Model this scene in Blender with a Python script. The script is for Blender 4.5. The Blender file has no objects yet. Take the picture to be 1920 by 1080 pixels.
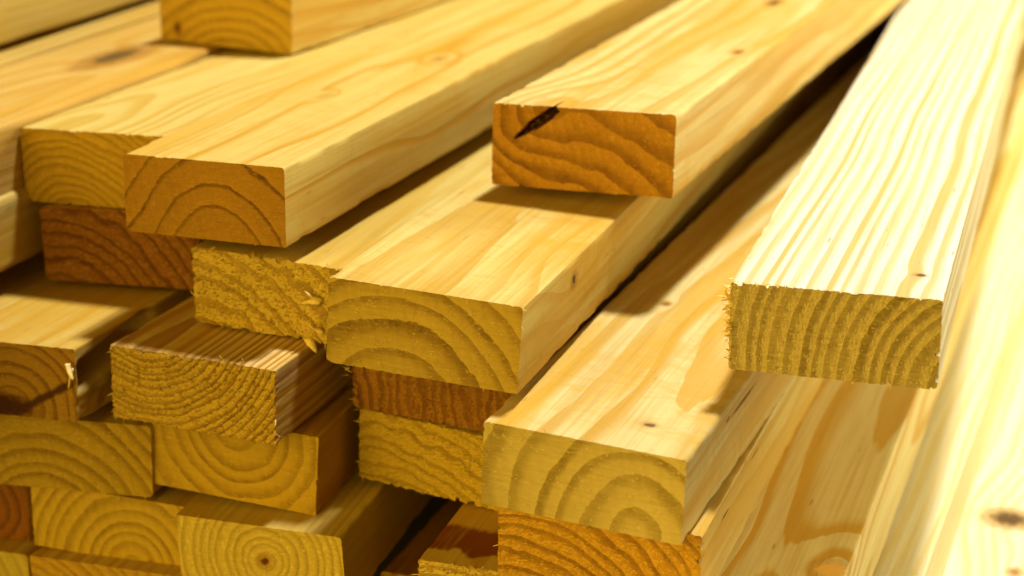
import bpy, math
import numpy as np
from mathutils import Euler, Matrix, Vector

MM = 0.001
FLOOR = 0.498          # camera height above the floor is FLOOR metres
rng = np.random.default_rng(7)
scene = bpy.context.scene
C = scene.collection

# ------------------------------------------------------------------ noise
def _h(i, j, k, s):
    n = (i.astype(np.int64) * 374761393 + j.astype(np.int64) * 668265263 + k.astype(np.int64) * 2147483647 + s * 974634777) & 0xFFFFFFFF
    n = ((n ^ (n >> 13)) * 1274126177) & 0xFFFFFFFF
    n = ((n ^ (n >> 16)) * 2246822519) & 0xFFFFFFFF
    n = n ^ (n >> 15)
    return (n & 0xFFFFFF) / float(0xFFFFFF)

def vn(x, y, z, s=0):
    x, y, z = np.broadcast_arrays(np.asarray(x, float), np.asarray(y, float), np.asarray(z, float))
    i, j, k = np.floor(x), np.floor(y), np.floor(z)
    fx, fy, fz = x - i, y - j, z - k
    fx, fy, fz = [t * t * t * (t * (t * 6 - 15) + 10) for t in (fx, fy, fz)]
    r = 0
    for a in (0, 1):
        for b in (0, 1):
            for c in (0, 1):
                w = (fx if a else 1 - fx) * (fy if b else 1 - fy) * (fz if c else 1 - fz)
                r = r + w * _h(i + a, j + b, k + c, s)
    return r

def fbm(x, y, z, s=0, o=3):
    t = 0; a = 1; w = 0
    for q in range(o):
        t = t + a * vn(x * 2 ** q, y * 2 ** q, z * 2 ** q, s + q * 17); w += a; a *= .5
    return t / w

def sstep(a, b, x):
    t = np.clip((x - a) / (b - a), 0, 1)
    return t * t * (3 - 2 * t)

# ------------------------------------------------------------------ board data
# pose: x, y, z (mm from the camera, z up), yaw, pitch, roll (deg), width, height (mm), skew of the cut (deg, deg)
POSE = {
'A':(-38.8,736.9,-275.0, 19.942,-0.106,3.259, 88.7,39.3, 1.79,2.43),
'B':(35.0,868.0,-227.9, 22.692,-0.003,0.455, 91.5,41.2, 6.37,3.17),
'C':(135.5,721.7,-271.1, 17.411,-0.156,-0.452, 88.8,39.7, -0.78,-0.03),
'D':(28.0,689.6,-323.3, 22.247,0.171,2.178, 89.3,38.1, -0.46,1.40),
'E':(-143.6,818.1,-237.2, 22.289,-0.010,-1.051, 87.3,37.3, -0.63,4.42),
'F':(-170.5,1086.2,-200.1, 26.195,-0.032,2.351, 90.0,38.0, 4.04,-0.02),
'G':(-555.0,554.4,-196.6, 21.011,0.003,-0.000, 89.0,38.0, 0,0),
'I':(-208.7,889.7,-241.5, 22.032,-0.003,-1.431, 88.4,38.5, 1.50,1.35),
'J':(-440.0,554.4,-238.7, 21.918,-0.001,0.058, 89.0,38.0, 0,0),
'K':(-427.9,554.1,-274.1, 20.550,0.046,-0.344, 89.0,37.8, 0,0),
'L':(-198.6,882.5,-280.8, 19.872,-0.003,-1.654, 89.4,39.1, 2.66,1.97),
'M':(-112.0,815.0,-284.5, 18.491,0.005,1.688, 88.9,38.8, -3.42,-1.61),
'N':(-248.4,813.2,-323.4, 22.161,0.006,-0.653, 89.0,37.0, 4.98,1.59),
'O':(-149.6,788.7,-322.8, 21.648,-0.008,0.775, 87.8,36.4, 0.10,2.62),
'P':(-219.2,818.0,-366.2, 16.952,-0.006,0.572, 89.0,36.9, 5.73,3.28),
'Q':(-133.8,797.6,-360.9, 17.126,-0.007,2.295, 88.1,38.8, -3.12,6.19),
'R':(-198.7,815.9,-404.5, 16.189,0.002,2.740, 88.6,35.8, 0.28,-0.48),
'S':(-119.9,771.4,-401.6, 16.223,0.021,-1.685, 87.2,38.1, -4.23,0.00),
'T':(-289.6,854.3,-404.7, 16.897,-0.008,1.288, 89.0,38.0, 0.09,3.52),
'U':(-288.5,838.0,-443.5, 17.6,0,1.5, 87.0,38.0, 4,0),
'V':(-199.9,806.3,-440.4, 18.6,0.000,-0.383, 89.0,38.0, 0.99,0.00),
'W':(-36.2,793.7,-321.2, 20.838,0.001,1.062, 89.0,38.5, -3.67,-0.19),
'X':(-34.4,794.9,-361.4, 20.880,0.001,3.205, 88.9,37.1, -3.62,-0.31),
'Y':(35.5,696.0,-362.9, 20.106,0.003,1.259, 88.2,37.2, 4.03,-0.00),
'Z':(-1.2,721.2,-401.1, 18.396,0.003,0.226, 89.0,38.0, -0.55,-0.00),
'k':(-23.7,782.5,-439.6, 20.6,-0.000,0.002, 89.0,38.0, 0,0),
'c':(147.5,554.4,-477.7, 21.157,0,0, 89.0,38.0, 0,0),
'a':(41.3,554.4,-401.1, 19.906,0.009,-2.625, 89.0,38.4, 0,0),
'b':(60.1,554.4,-439.7, 21.140,0,0, 89.0,38.0, 0,0),
'h':(-537.0,554.4,-239.0, 21.5,0,0, 89.0,38.0, 0,0),
'g':(-349.0,780.0,-323.8, 21.6,0,0, 89.0,37.0, 0,0),
}
# colours (linear)
PALE = (.80, .61, .26); LATE = (.62, .32, .045)
def P(**k):
    d = dict(pith=(0, -40), sp=6.0, slope=(0, 0), wob=6, na=.32, nb=.08, asp=1.0, prof=(.35, .86, .95),
             ec=(.56, .35, .05), el=(.32, .15, .012), bc=PALE, bl=LATE, rough=.3, rad=1.0, nick=.16,
             knots=[], blot=.6, blc=(.72, .42, .06), marks=.4, lines=1.0, stain=None, fuzz=6, L=3000, seedo=0, fleck=.7, ringvar=.4)
    d.update(k)
    f = {'w': ((1, 1, 1), (1, 1, 1)), 'p': ((.88, .86, .72), (.86, .82, .45))}.get(d.get('tone'), ((.84, .81, .56), (.84, .80, .36)))
    d['bc'] = tuple(a * b for a, b in zip(d['bc'], f[0]))
    for q in ('bl', 'blc'): d[q] = tuple(a * b for a, b in zip(d[q], f[1]))
    for q in ('bc', 'bl', 'blc', 'ec', 'el'): d[q] = tuple(a * .76 for a in d[q])
    return d
# knot: (x, y, z, rx, ry, rz, deflect, dark core colour, core size, halo strength)
DK = (.035, .014, .004); KB = (.20, .085, .02)
B = {
'A': P(pith=(-13, -41), sp=11.0, slope=(.03, .012), wob=9, na=.25, prof=(.45, .88, .97), ec=(.55, .385, .08), el=(.27, .14, .012), rough=.25, rad=.4,
       bc=(.82, .68, .35), bl=(.68, .38, .06), knots=[(44, 73.5, 9, 14, 5.5, 5.0, .5, DK, .42, .8), (-6, 96, 20, .7, 2, .7, 0, KB, .5, .3)], marks=1.5, blot=.6, ringvar=.5, lines=1.0),
'B': P(tone='p', pith=(88, 84), sp=13, slope=(-.02, .01), na=.7, nb=.15, ec=(.47, .23, .018), el=(.22, .075, .004), rough=.35, rad=1.0,
       knots=[(-30, 0, 12, 16, 30, 10, -1.2, DK, 0.0, .15), (33, 159, 21, 4, 9, 3, .3, KB, .5, .8), (12, 315, 21, 6, 16, 4, .3, DK, .5, .8)], blot=.6, marks=.9, nick=.6, bc=(.84, .68, .36), bl=(.70, .38, .06)),
'C': P(tone='w', pith=(74, -28), sp=6.0, slope=(.02, .004), wob=4.5, na=.25, nb=.07, prof=(.3, .7, .97), ec=(.53, .42, .19), el=(.29, .19, .035), rough=.75, rad=.6,
       bc=(.90, .86, .74), bl=(.65, .46, .17), knots=[(32.5, 30.4, 20, 4, 3.4, 3, .12, (.13, .05, .03), .5, .7), (-27.5, 72, 20, .6, 1.5, .6, 0, KB, .5, .2), (30, 48, 20, .8, 1.6, .6, 0, KB, .4, .3)], lines=1.3, blot=.1, blc=(.86, .68, .34), nick=.5, ringvar=.5, marks=.3),
'D': P(tone='p', pith=(24, -20), sp=12, slope=(.05, -.02), wob=10, na=.35, prof=(.45, .82, .98), ec=(.62, .49, .21), el=(.38, .25, .04), rough=.15, rad=1.0,
       bc=(.86, .72, .40), bl=(.72, .42, .08), knots=[(20, 27, 19, 4.6, 3.6, 4, .2, (.16, .07, .04), .55, .35), (-17.6, 170, 19, 3, 4, 3, .3, KB, .5, .8), (44.6, 88, 11, 5, 26, 1.3, 0, (.10, .04, .01), .75, .5), (44.6, 62.5, 12, 3, 5, 1.5, 0, KB, .6, .3)], blot=.75, blc=(.80, .48, .08), marks=1.2),
'E': P(pith=(5, -37), sp=14.0, slope=(.02, .01), wob=12, na=.35, nb=.08, prof=(.78, .93, .975), ec=(.43, .22, .018), el=(.17, .06, .004), rough=.3, rad=.8,
       bc=(.80, .62, .27), bl=(.68, .37, .06), knots=[(10, 247, 18.6, 5, 9, 3, .3, KB, .3, .5), (-8, 140, 19, 4, 9, 3, .3, KB, .2, .4)], blot=.55, marks=.6, ringvar=.2),
'F': P(pith=(0, -53), sp=7.5, na=.4, prof=(.5, .85, .96), ec=(.56, .36, .04), el=(.33, .17, .012), rough=.2,
       knots=[(-33, -2, -11, 3.5, 9, 6, 0, (.09, .03, .01), .6, .5)], bc=(.80, .62, .28)),
'G': P(pith=(30, -70), sp=7, bc=(.76, .58, .24), bl=(.72, .50, .16), lines=.5),
'I': P(pith=(-15, -33), sp=4.4, slope=(.07, .02), wob=10, na=.7, nb=.2, ec=(.53, .33, .03), el=(.43, .245, .02), rough=.35, rad=1.6, nick=.6,
       bc=(.80, .64, .30), bl=(.66, .42, .10), knots=[(-20, 232, 19, 11, 30, 10, .8, (.10, .045, .01), .4, 1.0)], lines=1.1, blot=.3),
'J': P(rad=2.5, pith=(10, -60), sp=5.5, slope=(.02, .01), bc=(.76, .52, .22), bl=(.68, .38, .10), blot=.4, knots=[(3, 548, 19, 15, 42, 9, .8, (.10, .055, .012), .5, 1.0), (44, 335, 2, 7, 40, 5, .4, (.62, .28, .03), .9, .4)]),
'K': P(pith=(10, 60), sp=7, bc=(.74, .58, .26), bl=(.66, .42, .10), rad=4.0),
'L': P(pith=(-35, -50), sp=7.0, slope=(.0, .01), na=.35, nb=.25, prof=(.55, .88, .96), ec=(.27, .105, .006), el=(.12, .026, .002), rough=.5, rad=4.0, nick=.5,
       bc=(.60, .36, .10), bl=(.5, .22, .03)),
'M': P(pith=(-42, -56), sp=9.5, slope=(.01, .01), na=.4, nb=.35, prof=(.5, .8, .95), ec=(.70, .50, .10), el=(.42, .22, .02), rough=2.2, rad=2.0, nick=.8,
       bc=(.80, .65, .30), bl=(.72, .48, .14), lines=.6, fleck=1.0, fuzz=16),
'N': P(pith=(8, -14), sp=6.0, na=.5, prof=(.5, .86, .96), ec=(.44, .24, .025), el=(.22, .085, .008), rough=.3, rad=.8, nick=.5,
       bc=(.78, .58, .22), bl=(.68, .38, .07), knots=[(4, 0, -14, 19, 9, 7.5, 0, (.05, .012, .004), .75, 1.0)], blot=.6, marks=.7, slopk=1),
'O': P(pith=(-26, 42), sp=3.6, slope=(.0, .012), wob=2, na=.4, nb=.15, prof=(.4, .75, .95), ec=(.66, .45, .07), el=(.42, .22, .02), rough=2.4, rad=.8, nick=.7,
       bc=(.92, .72, .42), bl=(.42, .17, .025), lines=1.3, fleck=1.0, fuzz=14),
'P': P(pith=(-10, -40), sp=7.6, na=.5, ec=(.50, .33, .03), el=(.32, .17, .01), rough=.35, rad=2.2, fuzz=8),
'Q': P(pith=(0, 18), sp=7.4, na=.6, ec=(.58, .38, .035), el=(.40, .22, .015), rough=.2, rad=.5, bc=(.72, .44, .12), bl=(.55, .25, .04)),
'R': P(pith=(10, -20), sp=6.4, na=.4, ec=(.62, .42, .05), el=(.44, .25, .018), rough=.2, rad=.8, knots=[(20, 0, -17, 3, 4, 3, 0, (.2, .07, .01), .6, .6)]),
'S': P(pith=(3, 1), sp=4.6, na=.35, nb=.15, ec=(.70, .53, .12), el=(.56, .37, .05), rough=.35, rad=.8, knots=[(2.5, 0, 1, 4.2, 6, 4.2, 0, (.10, .03, .003), .5, .9)],
       bc=(.74, .56, .20), bl=(.60, .38, .08), blot=.5, lines=.8),
'T': P(pith=(16, -4), sp=6, ec=(.27, .09, .006), el=(.15, .04, .003), rough=.2),
'U': P(pith=(-60, -20), sp=6, ec=(.62, .48, .10), el=(.5, .34, .05), rad=2),
'V': P(pith=(-72, -50), sp=5.6, ec=(.60, .36, .04), el=(.42, .20, .015), rough=.3),
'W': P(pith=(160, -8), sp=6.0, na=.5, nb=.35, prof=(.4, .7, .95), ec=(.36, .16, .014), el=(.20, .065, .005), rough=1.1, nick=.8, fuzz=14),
'X': P(pith=(-26, -90), sp=6.5, na=.4, nb=.35, prof=(.5, .8, .95), ec=(.55, .37, .04), el=(.42, .25, .02), rough=.9, nick=1.0, rad=2.5, fleck=.9, fuzz=12),
'Y': P(pith=(-45, -62), sp=6.0, slope=(.01, .006), na=.5, nb=.2, prof=(.4, .85, .96), ec=(.60, .33, .025), el=(.30, .12, .006), rough=.6, nick=.8,
       bc=(.84, .66, .34), bl=(.72, .46, .14), knots=[(44, 45, 9, 4, 9, .8, 0, (.10, .03, .004), .8, .3), (44.4, 103, 14, 4, 12, .8, 0, (.16, .06, .01), .7, .3)], lines=1.0),
'Z': P(pith=(-37, -40), sp=5, ec=(.66, .48, .12), el=(.5, .3, .05), rough=1.3, nick=1.4, stain=(.16, .035, .004), fleck=1.0, fuzz=18),
'k': P(pith=(-80, -30), sp=6, ec=(.52, .30, .03), el=(.4, .2, .02), bc=(.50, .22, .04), bl=(.4, .15, .02), rough=.5, rad=2),
'a': P(tone='p', pith=(20, -3), sp=12.0, slope=(.035, .006), wob=9, na=.45, nb=.08, prof=(.45, .8, .95), bc=(.98, .84, .50), bl=(.80, .48, .10), lines=1.2, blot=.25, marks=.2, ringvar=.2,
       knots=[(37, 188, 19, 12, 12, 8, .8, (.72, .42, .1), .6, .4)]),
'b': P(tone='w', pith=(60, 35), sp=8.0, slope=(.01, -.0), wob=5, na=.3, bc=(.84, .78, .58), bl=(.80, .64, .26), blot=.15),
'c': P(tone='w', pith=(-60, 35), sp=9.0, slope=(.01, .0), wob=5, na=.3, bc=(.84, .78, .58), bl=(.80, .64, .28), blot=.15,
       knots=[(-12, 394, 19, 17, 15, 8, .8, (.09, .045, .015), .55, 1.3), (-2, 330, 19, 5, 7, 5, .4, (.3, .14, .03), .5, 1.0)]),
'h': P(bc=(.74,.56,.24)), 'g': P(bc=(.6,.4,.14)),
}
LABEL = {
'A': 'pale yellow middle board with wide arched rings on its end and a side knot',
'B': 'topmost board right of centre, orange-brown end with a black slanting crack in its corner',
'C': 'overhanging white striped board at right, upright rings and frayed left edge on its end',
'D': 'cream board at lower centre with arched rings and one round knot on top',
'E': 'upper left board whose brown end is crossed by two bold thin dark arches',
'F': 'blurred board on the top layer, its arch-ringed end cut off by the top edge',
'G': 'blurred board in the top left corner showing only a flat side above a dark seam',
'I': 'olive-brown board end partly hidden behind the end with two bold dark arches',
'J': 'pinkish board at the far left edge touching the olive-brown end, dark knot far back',
'K': 'board at the far left edge directly under the pinkish one, its side half in shadow',
'L': 'reddish-brown board end with rounded corners, under the olive-brown end',
'M': 'coarsely torn board end with slanting rings and loose splinters, left of the middle board',
'N': 'board at the left edge with a dark pith streak and a broken chipped right corner',
'O': 'very rough pitted board end with fine rings curving upward and a striped side',
'P': 'dull ochre board with broad arches, under the chipped board at the left edge',
'Q': 'smooth ochre board with bowl-curved rings and sharp corner, under the very rough pitted one',
'R': 'low left board with tight half-round rings and a small brown mark near its lower edge',
'S': 'pale yellow board at the bottom with round rings about a small dark pith spot',
'T': 'small piece of dark red board end at the left edge near the bottom',
'U': 'small pale corner of a board in the bottom left corner of the photo',
'V': 'orange board end with upright rings, a thin wedge at the bottom left',
'W': 'reddish board end with upright wavy rings, squeezed directly under the middle board',
'X': 'ochre board end with nearly flat rings, under the reddish one beside the black gap',
'Y': 'bright orange-brown board end with curved rings directly under the cream board',
'Z': 'short visible stretch of board with dark red stain and torn edge at the bottom',
'k': 'dark reddish board low in the black gap, left of the stained one',
'a': 'tan board top with bold orange wavy grain under the overhanging striped board',
'b': 'bright white board with yellow streaks, beside the tan bold wavy grained one',
'c': 'lowest blurred white board at the lower right corner with a large dark knot',
'h': 'sliver of board seen far back between the pinkish board and the top left corner one',
'g': 'dim strip of board at the left edge, beside and behind the chipped board',
}

def axisoff(d, y, seed):
    px, pz = d['pith']; sx, sz = d['slope']
    w = d['wob']
    ax = px + sx * y + w * (fbm(y / 190., 3.3, seed, seed, 2) - fbm(np.zeros(1), 3.3, seed, seed, 2)) * 1.6
    az = pz + sz * y + w * (fbm(y / 170., 7.7, seed, seed + 5, 2) - fbm(np.zeros(1), 7.7, seed, seed + 5, 2)) * 1.6
    return ax, az

def phase(d, x, y, z, seed):
    ax, az = axisoff(d, y, seed)
    dx, dz = x - ax, (z - az)
    r = np.sqrt(dx * dx + dz * dz + .3)
    # rings are never perfect circles
    th = np.arctan2(dz, dx)
    r = r * (1 + .035 * np.sin(2 * th + seed) + .02 * np.sin(3 * th + seed * 1.7))
    ph = r / d['sp']
    ph = ph + .16 * np.sin(ph * 1.37 + seed) + .08 * np.sin(ph * 3.1 + seed * 2)
    ph = ph + d['na'] * (fbm(x / 42, y / 240, z / 42, seed + 1, 2) - .5) * 2 + d['nb'] * (fbm(x / 9, y / 70, z / 9, seed + 2, 2) - .5) * 2
    ph = ph + .05 * (vn(x / 1.6, y / 30, z / 1.6, seed + 3) - .5)
    for k in d['knots']:
        if k[6]:
            s = max(k[3], k[5]) * 1.6
            g = np.exp(-(((x - k[0]) / s) ** 2 + ((y - k[1]) / (s * 1.9)) ** 2 + ((z - k[2]) / s) ** 2))
            ph = ph + k[6] * g * 2.2
    return ph + 40, r, th

def lateprof(d, ph):
    a, b, c = d['prof']
    f = ph - np.floor(ph)
    return sstep(a, b, f) * (1 - sstep(c, 1.0, f))

def end_disp(d, x, z, seed, ph, r, th, want=False):
    """axial offset of the cut (mm, negative = towards the viewer)"""
    R = d['rough']
    late = lateprof(d, ph)
    u, t = r / .7, th * r / 1.25
    n = fbm(u, t, 0.5, seed + 31, 2)
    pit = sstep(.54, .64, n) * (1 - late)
    ray = vn(th * 55, r / 7, 2.0, seed + 33)
    g = fbm(x / 1.1, z / 1.1, 1.0, seed + 35, 2)
    out = -.20 * late * (.15 + R) + 0.8 * min(max(R - .25, 0), 1.3) * pit + .14 * R * (g - .5) + .2 * R * (ray - .5)
    out = out + .35 * (fbm(x / 18, z / 18, 0, seed + 36, 2) - .5)
    out = out + .10 * np.sin((x * .9 + z * .25) * 1.3 + 2 * vn(x / 20, z / 20, 0, seed))  # saw marks
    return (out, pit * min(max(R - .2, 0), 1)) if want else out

def warp(d, x, z, y, seed):
    """round the arrises and nick the cut edge; x, z on the rectangle"""
    w, h = d['w'] / 2, d['h'] / 2
    r = d['rad'] * (1 + .5 * (vn(y / 30., x * .02, z * .02, seed + 50) - .5))
    ax, az = np.abs(x) - (w - r), np.abs(z) - (h - r)
    m = np.maximum(ax, az); ln = np.hypot(ax, az) + 1e-9
    k = np.where((ax > 0) & (az > 0), m / ln, 1.0)
    nx = np.where((ax > 0) & (az > 0), np.sign(x) * ((w - r) + ax * k), x)
    nz = np.where((ax > 0) & (az > 0), np.sign(z) * ((h - r) + az * k), z)
    # edge band weights
    ex = sstep(w - 3, w, np.abs(x)); ez = sstep(h - 3, h, np.abs(z))
    fade = np.exp(-np.maximum(y, 0) / 2.2)
    n1 = (fbm(x / 1.4, z / 1.4, y / 4, seed + 51, 2) - .42) * (.3 + 1.2 * vn(x / 13, z / 13, 0, seed + 57))
    n2 = sstep(.74, .86, vn(x / 2.2, z / 2.2, y / 8, seed + 52)) * sstep(.45, .7, vn(x / 11, z / 11, 0, seed + 58)) * 2
    off = d['nick'] * fade * (1.1 * n1 + 1.3 * n2) + .10 * (fbm(x / 9, y / 25, z / 9, seed + 53, 2) - .5)
    # arris wear along the length
    cor = ex * ez
    off2 = cor * (.5 * sstep(.6, .85, vn(y / 9, x * .05, z * .05, seed + 54)))
    nx = nx - np.sign(x) * ex * (off + off2)
    nz = nz - np.sign(z) * ez * (off + off2)
    # gentle bow of a sawn face and slight skip-planing ripple
    nz = nz + ez * np.sign(z) * .12 * (fbm(x / 40, y / 60, 0, seed + 55, 2) - .5)
    return nx, nz

def special(n, x, y, z):
    """broken corner on the chipped board, void knot in the cracked one"""
    if n == 'N':
        g = sstep(30, 44, x) * np.exp(-((z - 4.0 - .12 * (y - 5)) / 6.0) ** 4) * sstep(.4, 4, y) * (1 - sstep(55, 70, y))
        x = x - 14.0 * g
        x = x - 2.5 * sstep(34, 44, x) * sstep(3, -10, z) * (fbm(y / 8., z / 5., 0, 5, 2)) * (1 - sstep(50, 70, y))
    if n == 'B':
        m = crackmask(x, z)
        y = y + m * (5.0 + 5.0 * fbm(x / 2.0, z / 2.0, 0, 93, 2)) * np.exp(-np.maximum(y, 0) / 14.)
    return x, y, z

def crackmask(x, z):
    # slanting split from the top edge down-left
    ax, az, bx, bz = -14.5, 18.5, -34.0, 4.0
    tx, tz = bx - ax, bz - az; L2 = tx * tx + tz * tz
    t = np.clip(((x - ax) * tx + (z - az) * tz) / L2, 0, 1)
    px, pz = ax + t * tx, az + t * tz
    dd = np.hypot(x - px, z - pz) + 1.9 * (fbm(x / 1.5, z / 1.5, 0, 91, 3) - .5)
    wd = 2.7 * np.sin(np.clip(1 - t, 0, 1) ** .9 * 2.0 + .10) + .25
    wd = np.where(t < .12, 2.4, wd)
    return 1 - sstep(wd * .55, wd, dd)

# ------------------------------------------------------------------ mesh helpers
def grid_mesh(name, V, quads, attrs, mat, parent, smooth=True):
    me = bpy.data.meshes.new(name)
    nv, nf = len(V), len(quads)
    me.vertices.add(nv); me.vertices.foreach_set('co', (V * MM).astype(np.float32).ravel())
    me.loops.add(nf * 4); me.loops.foreach_set('vertex_index', quads.astype(np.int32).ravel())
    me.polygons.add(nf)
    me.polygons.foreach_set('loop_start', np.arange(0, nf * 4, 4, dtype=np.int32))
    me.polygons.foreach_set('loop_total', np.full(nf, 4, dtype=np.int32))
    me.polygons.foreach_set('use_smooth', np.full(nf, smooth))
    me.update(calc_edges=True)
    for k, a in attrs.items():
        at = me.attributes.new(k, 'FLOAT', 'POINT'); at.data.foreach_set('value', a.astype(np.float32))
    me.materials.append(mat)
    o = bpy.data.objects.new(name, me); C.objects.link(o); o.parent = parent
    return o

# ------------------------------------------------------------------ materials
class NT:
    def __init__(s, m):
        m.use_nodes = True; s.nt = m.node_tree; s.nt.nodes.clear()
    def n(s, t, **k):
        o = s.nt.nodes.new(t)
        for a, b in k.items(): setattr(o, a, b)
        return o
    def l(s, a, b): s.nt.links.new(a, b)
    def put(s, sock, v):
        if isinstance(v, bpy.types.NodeSocket): s.l(v, sock)
        else: sock.default_value = v
    def m(s, op, a, b=0.0, c=0.0, clamp=False):
        o = s.n('ShaderNodeMath', operation=op, use_clamp=clamp)
        for q, v in zip(o.inputs, (a, b, c)): s.put(q, v)
        return o.outputs[0]
    def mr(s, v, a, b, c=0.0, d=1.0, smooth=True):
        o = s.n('ShaderNodeMapRange', interpolation_type='SMOOTHSTEP' if smooth else 'LINEAR')
        for q, x in zip(o.inputs[:5], (v, a, b, c, d)): s.put(q, x)
        return o.outputs[0]
    def mix(s, f, a, b, mode='MIX'):
        o = s.n('ShaderNodeMix', data_type='RGBA', blend_type=mode)
        s.put(o.inputs[0], f)
        for q, v in ((o.inputs[6], a), (o.inputs[7], b)):
            s.put(q, v if isinstance(v, bpy.types.NodeSocket) else (*v, 1))
        return o.outputs[2]
    def noise(s, vec, scale, off=0.0, detail=3.0, rough=.55):
        mp = s.n('ShaderNodeMapping'); s.l(vec, mp.inputs[0])
        mp.inputs['Scale'].default_value = scale; mp.inputs['Location'].default_value = (off, off * .7, off * 1.3)
        o = s.n('ShaderNodeTexNoise'); s.l(mp.outputs[0], o.inputs['Vector'])
        o.inputs['Scale'].default_value = 1; o.inputs['Detail'].default_value = detail; o.inputs['Roughness'].default_value = rough
        return o.outputs[0]

def wood(n, d, end, seed):
    m = bpy.data.materials.new('end_grain_wood' if end else 'sawn_wood'); t = NT(m)
    co = t.n('ShaderNodeTexCoord').outputs['Object']
    sep = t.n('ShaderNodeSeparateXYZ'); t.l(co, sep.inputs[0]); X, Y, Z = sep.outputs
    ph = t.n('ShaderNodeAttribute', attribute_name='phase').outputs['Fac']
    fr = t.m('FRACT', ph)
    a, b, c = d['prof']
    late = t.m('MULTIPLY', t.mr(fr, a, b), t.mr(fr, c, 1.0, 1.0, 0.0))
    wn = t.n('ShaderNodeTexWhiteNoise', noise_dimensions='1D'); t.l(t.m('FLOOR', t.m('ADD', ph, .0)), wn.inputs['W'])
    late = t.m('MULTIPLY', late, t.mr(wn.outputs[0], 0, 1, 1 - d['ringvar'], 1.0, False))
    so = seed * 3.71
    if end:
        # broad tone, fibre flecks, pits, rays
        fine = t.noise(co, (900, 60, 900), so, 3, .6)
        med = t.noise(co, (160, 30, 160), so + 2, 3, .6)
        big = t.noise(co, (28, 6, 28), so + 4, 2, .5)
        lw = t.m('MULTIPLY', late, t.mr(med, .25, .75, .65, 1.1), clamp=True)
        col = t.mix(lw, d['ec'], tuple(q * .6 for q in d['el']))
        fade = t.mr(fr, 0, .5, .0, .35)           # slow darkening through each year's growth
        col = t.mix(t.m('MULTIPLY', fade, .55), col, d['el'])
        col = t.mix(t.mr(big, .35, .7, 0, .35), col, tuple(q * .78 for q in d['ec']), 'MIX')
        # fine fleck direction follows the saw
        mp = t.noise(co, (520, 40, 1100), so + 7, 2, .5)
        fl = t.m('MULTIPLY', t.mr(mp, .57, .66), t.mr(med, .40, .56))
        lightc = tuple(min(1, q * 1.35 + .035) for q in d['ec'])
        col = t.mix(t.m('MULTIPLY', fl, .7 * d['fleck']), col, lightc)
        dk = t.m('MULTIPLY', t.mr(fine, .58, .70), t.mr(med, .42, .6))
        col = t.mix(t.m('MULTIPLY', dk, min(.7, (.12 + .45 * d['rough']) * d['fleck'])), col, tuple(q * .45 for q in d['el']))
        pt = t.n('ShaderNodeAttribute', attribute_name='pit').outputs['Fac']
        col = t.mix(t.m('MULTIPLY', t.mr(pt, .3, .9), .55), col, tuple(q * .55 for q in d['el']))  # shade inside the torn pits, painted as a darker wood colour
        col = t.mix(t.m('MULTIPLY', t.m('MULTIPLY', t.mr(pt, .02, .2), t.mr(pt, .25, .5, 1, 0)), .6), col, lightc)  # pit rims painted lighter, as if they caught the light
        kerf = t.noise(co, (70, 20, 1000), so + 17, 2, .5)
        col = t.mix(t.mr(kerf, .5, .75, 0, .16), col, tuple(q * .6 for q in d['el']))
        col = t.mix(t.mr(kerf, .5, .25, 0, .12), col, lightc)
        # thin rays
        px, pz = [q * MM for q in d['pith']]
        ang = t.m('ARCTAN2', t.m('SUBTRACT', Z, pz), t.m('SUBTRACT', X, px))
        cb = t.n('ShaderNodeCombineXYZ'); t.l(t.m('MULTIPLY', ang, 90), cb.inputs[0]); t.l(t.m('MULTIPLY', X, 60), cb.inputs[1]); t.l(t.m('MULTIPLY', Z, 60), cb.inputs[2])
        rn = t.n('ShaderNodeTexNoise'); t.l(cb.outputs[0], rn.inputs['Vector']); rn.inputs['Scale'].default_value = 1; rn.inputs['Detail'].default_value = 2
        col = t.mix(t.m('MULTIPLY', t.mr(rn.outputs[0], .5, .75), .22), col, d['el'])
        height = t.m('ADD', t.m('MULTIPLY', late, .15 + .5 * d['rough']), t.m('ADD', t.m('MULTIPLY', fine, .35 + .5 * d['rough']), t.m('ADD', t.m('MULTIPLY', fl, .4), t.m('MULTIPLY', dk, -min(.8, .1 + .7 * d['rough'])))))
        bd = .00045
        rgh = .62
    else:
        fib = t.noise(co, (520, 9, 520), so, 4, .6)
        fib2 = t.noise(co, (150, 3.2, 150), so + 3, 3, .55)
        big = t.noise(co, (36, 3.6, 36), so + 5, 5, .55)
        wide = t.noise(co, (14, 9, 14), so + 6, 2, .5)
        lw = t.m('MULTIPLY', late, t.mr(fib2, .2, .8, .75 * d['lines'], 1.0 * d['lines']), clamp=True)
        col = t.mix(lw, d['bc'], d['bl'])
        col = t.mix(t.mr(big, .47, .60, 0, d['blot']), col, d['blc'])
        col = t.mix(t.mr(fib, .38, .75, 0, .42), col, tuple(q * .72 for q in d['bl']))
        col = t.mix(t.mr(fib2, .62, .8, 0, .30), col, tuple(min(1, q * 1.12) for q in d['bc']))
        # planer chatter and skipped patches across the width
        dn = t.n('ShaderNodeTexNoise'); t.l(co, dn.inputs['Vector']); dn.inputs['Scale'].default_value = 55
        cw = t.n('ShaderNodeVectorMath', operation='MULTIPLY_ADD'); t.l(dn.outputs['Color'], cw.inputs[0]); cw.inputs[1].default_value = (.02, .02, .02); t.l(co, cw.inputs[2])
        ch = t.noise(cw.outputs[0], (26, 120, 26), so + 8, 4, .65)
        ch2 = t.noise(cw.outputs[0], (90, 330, 90), so + 9, 3, .6)
        patch = t.mr(wide, .42, .62)
        k = t.m('MULTIPLY', t.mr(ch, .45, .62), t.m('MULTIPLY', patch, .38 * d['marks']))
        col = t.mix(k, col, tuple(q * w for q, w in zip(d['bl'], (1.05, 1.12, 1.15))))
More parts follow.
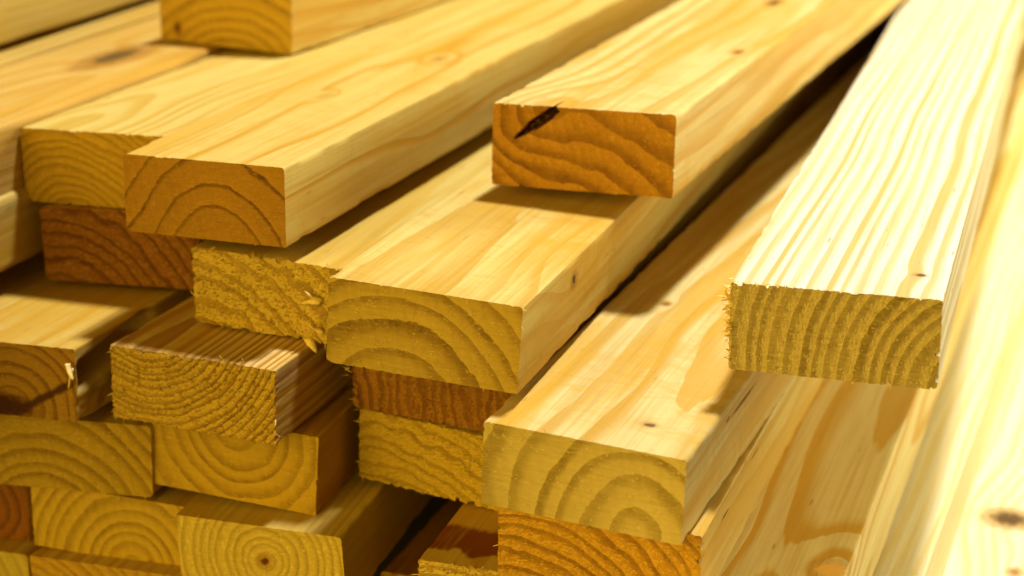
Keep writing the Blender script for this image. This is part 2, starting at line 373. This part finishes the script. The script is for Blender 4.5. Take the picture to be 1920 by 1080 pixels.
        k2 = t.m('MULTIPLY', t.mr(ch2, .55, .7), .16 * d['marks'])
        col = t.mix(k2, col, tuple(q * .8 for q in d['bl']))
        # scattered brown fibres / resin ticks
        tick = t.m('MULTIPLY', t.mr(t.noise(co, (420, 60, 420), so + 12, 1, .4), .74, .80), .6)
        col = t.mix(tick, col, (.34, .17, .035))
        height = t.m('ADD', t.m('MULTIPLY', late, .45), t.m('ADD', t.m('MULTIPLY', fib, .7), t.m('ADD', t.m('MULTIPLY', ch2, .35 * d['marks']), t.m('MULTIPLY', ch, .35 * d['marks']))))
        bd = .00022
        rgh = .5
        if d['stain']:
            sn = t.noise(co, (90, 25, 90), so + 20, 3, .6)
            yy = t.m('ADD', Y, t.m('MULTIPLY', t.m('SUBTRACT', sn, .5), .022))
            ms = t.m('MULTIPLY', t.mr(yy, .010, .014), t.mr(yy, .034, .040, 1, 0))
            st2 = t.m('MULTIPLY', ms, t.mr(t.noise(co, (220, 20, 220), so + 22, 2, .5), .25, .5, .7, 1))
            col = t.mix(st2, col, d['stain'])
    # knots
    for i, k in enumerate(d['knots']):
        kn = t.noise(co, (300, 300, 300), so + i * 9, 3, .6)
        q = []
        for A, cc, rr in ((X, k[0], k[3]), (Y, k[1], k[4]), (Z, k[2], k[5])):
            e = t.m('MULTIPLY', t.m('SUBTRACT', A, cc * MM), 1 / (rr * MM)); q.append(t.m('MULTIPLY', e, e))
        dd = t.m('SQRT', t.m('ADD', q[0], t.m('ADD', q[1], q[2])))
        dd = t.m('ADD', dd, t.m('MULTIPLY', t.m('SUBTRACT', kn, .5), .7))
        if k[9]:
            base = d['el'] if end else tuple(q * .8 for q in d['bl'])
            halo = t.m('MULTIPLY', t.mr(dd, .55, 1.35, 1, 0), k[9] * .75)
            col = t.mix(halo, col, tuple(min(1, q * w) for q, w in zip(base, (.78, .62, .5))))
            rings = t.m('MULTIPLY', t.m('MULTIPLY', t.mr(t.m('FRACT', t.m('MULTIPLY', dd, 3.3)), .5, .95), t.mr(dd, .8, 1.1, 1, 0)), .4 * k[9])
            col = t.mix(rings, col, tuple(q * .4 for q in base))
        if k[8]:
            col = t.mix(t.mr(dd, k[8] * .6, k[8] * 1.25, 1, 0), col, k[7])
    if n == 'B':
        cm = t.n('ShaderNodeAttribute', attribute_name='crack').outputs['Fac']
        col = t.mix(t.m('MULTIPLY', t.mr(cm, .0, .07), .75), col, (.16, .05, .006))
        cn = t.noise(co, (500, 200, 500), 3, 3, .6)
        col = t.mix(t.mr(cm, .05, .5), col, t.mix(t.mr(cn, .5, .68), (.030, .010, .003), (.20, .07, .012)))
    if n == 'N' and end:
        # pith streak running up to the right corner
        e = t.m('SUBTRACT', Z, t.m('ADD', -.0165, t.m('MULTIPLY', t.m('SUBTRACT', X, .010), .55)))
        e = t.m('ADD', t.m('ABSOLUTE', e), t.m('MULTIPLY', t.m('SUBTRACT', t.noise(co, (250, 20, 250), 5, 2), .5), .003))
        s_ = t.m('MULTIPLY', t.mr(e, .0008, .0034, 1, 0), t.m('MULTIPLY', t.mr(X, .004, .010), t.mr(X, .040, .046, 1, 0)))
        col = t.mix(t.m('MULTIPLY', s_, .95), col, (.055, .014, .003))
    bs = t.n('ShaderNodeBsdfPrincipled')
    t.l(col, bs.inputs['Base Color'])
    t.l(t.mr(height, 0, 1.6, rgh + .15, rgh - .08, False), bs.inputs['Roughness'])
    bs.inputs['Specular IOR Level'].default_value = .22
    bp = t.n('ShaderNodeBump'); t.l(height, bp.inputs['Height']); bp.inputs['Distance'].default_value = bd; bp.inputs['Strength'].default_value = .9
    t.l(bp.outputs[0], bs.inputs['Normal'])
    out = t.n('ShaderNodeOutputMaterial'); t.l(bs.outputs[0], out.inputs[0])
    return m

def flat_mat(name, col, rough=.6):
    m = bpy.data.materials.new(name); t = NT(m)
    co = t.n('ShaderNodeTexCoord').outputs['Object']
    nz = t.noise(co, (900, 900, 900), 1, 2)
    bs = t.n('ShaderNodeBsdfPrincipled')
    t.l(t.mix(t.mr(nz, .3, .7, 0, .4), col, tuple(q * .6 for q in col)), bs.inputs['Base Color'])
    bs.inputs['Roughness'].default_value = rough; bs.inputs['Specular IOR Level'].default_value = .2
    out = t.n('ShaderNodeOutputMaterial'); t.l(bs.outputs[0], out.inputs[0])
    return m

M_FIB = flat_mat('loose_fibre', (.80, .62, .26))
M_FIBO = flat_mat('loose_fibre_orange', (.62, .36, .06))

# ------------------------------------------------------------------ splinters
def strip(V, F, p, dr, ln, wd, curl, side=None):
    """one tapered curled splinter: p start, dr direction, ln length, wd width (mm)"""
    dr = np.array(dr, float); dr /= np.linalg.norm(dr)
    up = np.array(side if side is not None else rng.normal(size=3), float); up -= dr * (up @ dr); up /= np.linalg.norm(up) + 1e-9
    sd = np.cross(dr, up)
    n = 7; cur = np.array(p, float); base = len(V)
    for i in range(n + 1):
        f = i / n
        w = wd * (1 - f) ** .45 * (.8 + .4 * rng.random()) * .5 + .02
        th = w * .35
        for a, b in ((-1, -1), (1, -1), (1, 1), (-1, 1)):
            V.append(cur + sd * w * a + up * th * b)
        ang = curl / n * (1 + .5 * rng.normal())
        c_, s_ = math.cos(ang), math.sin(ang)
        dr, up = dr * c_ + up * s_, up * c_ - dr * s_
        cur = cur + dr * ln / n
    for i in range(n):
        for q in range(4):
            a = base + i * 4 + q; b = base + i * 4 + (q + 1) % 4
            F.append((a, b, b + 4, a + 4))
    F.append((base + 3, base + 2, base + 1, base)); e = base + n * 4; F.append((e, e + 1, e + 2, e + 3))

def strips_obj(name, parent, items, mat):
    V, F = [], []
    for it in items: strip(V, F, *it)
    return grid_mesh(name, np.array(V), np.array(F), {}, mat, parent, False)

def tag(o, label=None, cat=None, group=None, kind=None):
    for k, v in (('label', label), ('category', cat), ('group', group), ('kind', kind)):
        if v: o[k] = v

# ------------------------------------------------------------------ boards
HIDDEN_END = set('GJKabchg')
def stations(L):
    y = [0, .5, 1.1, 2, 3.2, 4.8]
    s = 2.2
    while y[-1] < L:
        y.append(y[-1] + s)
        s = min(s * 1.018 if y[-1] < 420 else s * 1.09, 80)
    y[-1] = L
    return np.array(y, float)

def board(n, seed):
    d = B[n]; ps = POSE[n]; d['w'], d['h'] = ps[6], ps[7]
    w, h = d['w'] / 2, d['h'] / 2
    t1, t2 = math.tan(math.radians(ps[8])), math.tan(math.radians(ps[9]))
    e = bpy.data.objects.new('lumber_board', None); C.objects.link(e)
    e.empty_display_size = .05
    yaw, pit, rol = [math.radians(a) for a in ps[3:6]]
    R = Matrix.Rotation(-yaw, 3, 'Z') @ Matrix.Rotation(pit, 3, 'X') @ Matrix.Rotation(rol, 3, 'Y')
    e.matrix_world = Matrix.Translation((ps[0] * MM, ps[1] * MM, ps[2] * MM + FLOOR)) @ R.to_4x4()
    tag(e, LABEL[n], 'wooden board', 'sawn boards in the lumber pile')
    hid = n in HIDDEN_END
    # ---- perimeter
    st = .7 if not hid else 1.2
    nx, nz = int(round(2 * w / st)), int(round(2 * h / st))
    xs, zs = np.linspace(-w, w, nx + 1), np.linspace(-h, h, nz + 1)
    px = np.concatenate([xs[:-1], np.full(nz, w), xs[::-1][:-1], np.full(nz, -w)])
    pz = np.concatenate([np.full(nx, -h), zs[:-1], np.full(nx, h), zs[::-1][:-1]])
    ys = stations(d['L']); N = len(px); S = len(ys)
    X = np.tile(px, S); Z = np.tile(pz, S); Y = np.repeat(ys, N)
    wx, wz = warp(d, X, Z, Y, seed)
    ph, r, th = phase(d, wx, Y, wz, seed)
    dis = end_disp(d, wx, wz, seed, ph, r, th) * np.exp(-Y / 3.0)
    yy = Y + dis + (wx * t1 + wz * t2) * np.exp(-Y / 400)
    fx, fy, fz = special(n, wx, Y, wz)
    fx = fx + 1.6 * (vn(Y / 500., 0, seed, 3) - vn(0, 0, seed, 3)) * sstep(20, 300, Y)
    fz = fz + 1.0 * (vn(Y / 420., 5, seed, 4) - .5) * sstep(40, 400, Y)
    yy = yy + (fy - Y)
    V = np.stack([fx, yy, fz], 1)
    i = np.arange(S - 1)[:, None] * N; j = np.arange(N)[None, :]; j2 = (j + 1) % N
    Q = np.stack([i + j, i + j2, i + N + j2, i + N + j], -1).reshape(-1, 4)
    at = {'phase': ph}
    if n == 'B': at['crack'] = crackmask(wx, wz) * np.exp(-Y / 4.)
    body = grid_mesh('board_body', V, Q, at, wood(n, d, False, seed), e)
    # far cap
    fc = np.array([[0, N // 4, N // 2, 3 * N // 4]])
    # ---- end grid
    st = .35 if d['rough'] >= .6 else .5
    if hid: st = 3.0
    nx, nz = int(round(2 * w / st)), int(round(2 * h / st))
    for far in (False, True):
        if far or hid: nx, nz = 24, 12
        gx, gz = np.meshgrid(np.linspace(-w, w, nx + 1), np.linspace(-h, h, nz + 1))
        gx, gz = gx.ravel(), gz.ravel(); gy = np.full_like(gx, d['L'] if far else 0.)
        ax, az = warp(d, gx, gz, gy, seed)
        ph, r, th = phase(d, ax, gy, az, seed)
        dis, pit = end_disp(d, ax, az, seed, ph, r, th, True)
        if far: dis = 0
        yy = gy + dis + (0 if far else (ax * t1 + az * t2))
        fx, fy, fz = special(n, ax, gy, az); yy = yy + (fy - gy)
        V = np.stack([fx, yy, fz], 1)
        a = (np.arange(nz)[:, None] * (nx + 1) + np.arange(nx)[None, :]).ravel()
        Q = np.stack([a, a + 1, a + nx + 2, a + nx + 1], 1)
        if far: Q = Q[:, ::-1]
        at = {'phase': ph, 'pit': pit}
        if n == 'B': at['crack'] = crackmask(ax, az)
        if not far:
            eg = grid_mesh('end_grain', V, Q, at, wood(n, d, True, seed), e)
        else:
            o = grid_mesh('end_grain', V, Q, at, eg.data.materials[0], e)
    if hid: return e
    # ---- loose fibres on the cut edges
    r_ = np.random.default_rng(seed * 11 + 3); items = []
    for q in range(d['fuzz']):
        sgn = r_.choice([-1, 1]); onx = r_.random() < .7
        if onx: p = (r_.uniform(-w, w), 0, sgn * (h - .2)); dr = (r_.normal() * .7, -.5 + r_.normal() * .3, sgn * .6)
        else: p = (sgn * (w - .2), 0, r_.uniform(-h, h)); dr = (sgn * .7, -.4 + r_.normal() * .3, r_.normal() * .6)
        p = (p[0], p[0] * t1 + p[2] * t2 + .2, p[2])
        items.append((p, dr, r_.uniform(.8, 2.6) * (1 + .5 * d['rough']), r_.uniform(.15, .4), r_.normal() * 1.2))
    if items: tag(strips_obj('loose_fibres', e, items, M_FIB if n not in 'LTW' else M_FIBO), kind='stuff')
    return e

ROOT = {}
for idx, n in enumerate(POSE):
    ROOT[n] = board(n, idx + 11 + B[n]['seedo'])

# frayed left edge of the overhanging striped board
r_ = np.random.default_rng(5)
w, h = B['C']['w'] / 2, B['C']['h'] / 2
it1, it2 = [], []
for q in range(80):
    z = r_.uniform(-h * .75, h + .2) if q > 30 else r_.uniform(-5, h)
    ln = r_.uniform(1.5, 7.5) * r_.uniform(.5, 1) * (.6 if z < -6 else 1)
    up = r_.normal() * .55 + .15
    z = z if q % 3 else round(z / 4) * 4 + r_.normal() * .4
    (it1 if r_.random() < .7 else it2).append(((-w + r_.uniform(-.2, 1.2), r_.uniform(-.3, 5), z), (-1, r_.normal() * .45 - .25, up), ln, r_.uniform(.3, 1.5), r_.normal() * 1.3))
for q in range(26):
    it1.append(((r_.uniform(-w, -w * .4), r_.uniform(-.2, 1), h - .1), (r_.normal() * .8 - .3, -.5, .55), r_.uniform(1, 3.2), r_.uniform(.2, .5), r_.normal()))
tag(strips_obj('splinter_fringe', ROOT['C'], it1, M_FIB), kind='stuff')
tag(strips_obj('splinter_fringe', ROOT['C'], it2, M_FIBO), kind='stuff')
# loose curls where the torn board meets the middle one (thing: torn board)
wM = B['M']['w'] / 2
def atM(x, z, y=-.5): return (x, y + x * math.tan(math.radians(-3.42)), z)
for p, dr, ln, wd, cu in ((atM(24, 2), (-.9, -.6, .3), 9, 4.2, -.9), (atM(25, 3), (-.8, -.6, .05), 11, 2.6, .8),
                          (atM(25, -13), (-.9, -.6, .2), 9, 3.4, .7), (atM(17, -18), (.8, -.6, -.4), 9, 4.0, -.4)):
    V, F = [], []; strip(V, F, p, dr, ln, wd, cu, (0, -.4, 1))
    grid_mesh('splinter', np.array(V), np.array(F), {}, M_FIB, ROOT['M'], True)
# torn flakes on the chipped board
for p, dr, ln, wd, cu in (((43.5, -.5, 13), (.25, -.35, -1), 9, 3.0, .6), ((44, 1, 10), (.1, -.2, -1), 11, 2.2, -.5)):
    V, F = [], []; strip(V, F, p, dr, ln, wd, cu, (1, -.4, 0))
    grid_mesh('splinter', np.array(V), np.array(F), {}, M_FIB, ROOT['N'], True)
# hairs on the reddish end and under the middle board
tag(strips_obj('loose_fibres', ROOT['W'], [((-44.5, 0, -2 + q * 2.0), (-1, -.3, r_.normal() * .7), r_.uniform(2, 5), .35, r_.normal()) for q in range(8)], M_FIB), kind='stuff')

# ------------------------------------------------------------------ ground
def simple_plane(name, x0, x1, y0, y1, z, mat):
    me = bpy.data.meshes.new(name)
    me.from_pydata([(x0, y0, z), (x1, y0, z), (x1, y1, z), (x0, y1, z)], [], [(0, 1, 2, 3)])
    me.materials.append(mat); o = bpy.data.objects.new(name, me); C.objects.link(o); return o
g = simple_plane('ground', -6, 6, -3, 9, -.001, flat_mat('dusty_concrete', (.09, .075, .055), .85))
tag(g, kind='structure')

# ------------------------------------------------------------------ light
wd_ = bpy.data.worlds.new('World'); scene.world = wd_; wd_.use_nodes = True
wt = NT.__new__(NT); wt.nt = wd_.node_tree
bg = wd_.node_tree.nodes['Background']
# added warm glow, left behind the camera, to light board ends; dim elsewhere
dv = wt.n('ShaderNodeVectorMath', operation='DOT_PRODUCT'); wt.l(wt.n('ShaderNodeTexCoord').outputs['Generated'], dv.inputs[0]); dv.inputs[1].default_value = (-.68, -.72, -.10)
front = wt.mr(dv.outputs['Value'], .48, .97)
wt.l(wt.mix(front, (.018, .008, .001), (1.0, .665, .075)), bg.inputs[0]); bg.inputs[1].default_value = 5.7

def area(name, loc, target, size, sizey, energy, col):
    L = bpy.data.lights.new(name, 'AREA'); L.shape = 'RECTANGLE'; L.size = size; L.size_y = sizey; L.energy = energy; L.color = col
    o = bpy.data.objects.new(name, L); C.objects.link(o)
    loc = Vector((loc[0], loc[1], loc[2] + FLOOR)); tgt = Vector((target[0], target[1], target[2] + FLOOR))
    o.location = loc; o.rotation_euler = (tgt - loc).to_track_quat('-Z', 'Y').to_euler(); return o
area('overhead_lamp', (.50, 1.38, 2.0), (.05, .85, -.25), .20, .20, 96, (1, .985, .84))
area('side_daylight', (1.25, 1.30, .06), (.0, .85, -.28), .5, .75, 23, (1, .88, .46))

# ------------------------------------------------------------------ camera
F_PX, PITCH, ROLL = 3419.9, math.radians(19.0096), math.radians(-.4816)
cam = bpy.data.cameras.new('camera'); co_ = bpy.data.objects.new('camera', cam); C.objects.link(co_)
cam.sensor_width = 36; cam.lens = F_PX / 1920 * 36; cam.clip_start = .02; cam.clip_end = 60
f = Vector((0, math.cos(PITCH), -math.sin(PITCH))); r0 = Vector((1, 0, 0)); u0 = r0.cross(f)
c_, s_ = math.cos(ROLL), math.sin(ROLL)
r2 = c_ * r0 + s_ * u0; u2 = -s_ * r0 + c_ * u0
Mx = Matrix((r2, u2, -f)).transposed().to_4x4(); Mx.translation = (0, 0, FLOOR)
co_.matrix_world = Mx
cam.dof.use_dof = True; cam.dof.focus_distance = .80; cam.dof.aperture_fstop = 6.3
scene.camera = co_

vs = scene.view_settings
vs.view_transform = 'Standard'; vs.look = 'None'; vs.exposure = 0; vs.gamma = 1; vs.use_curve_mapping = False
scene.cycles.max_bounces = 6
scene.cycles.diffuse_bounces = 4
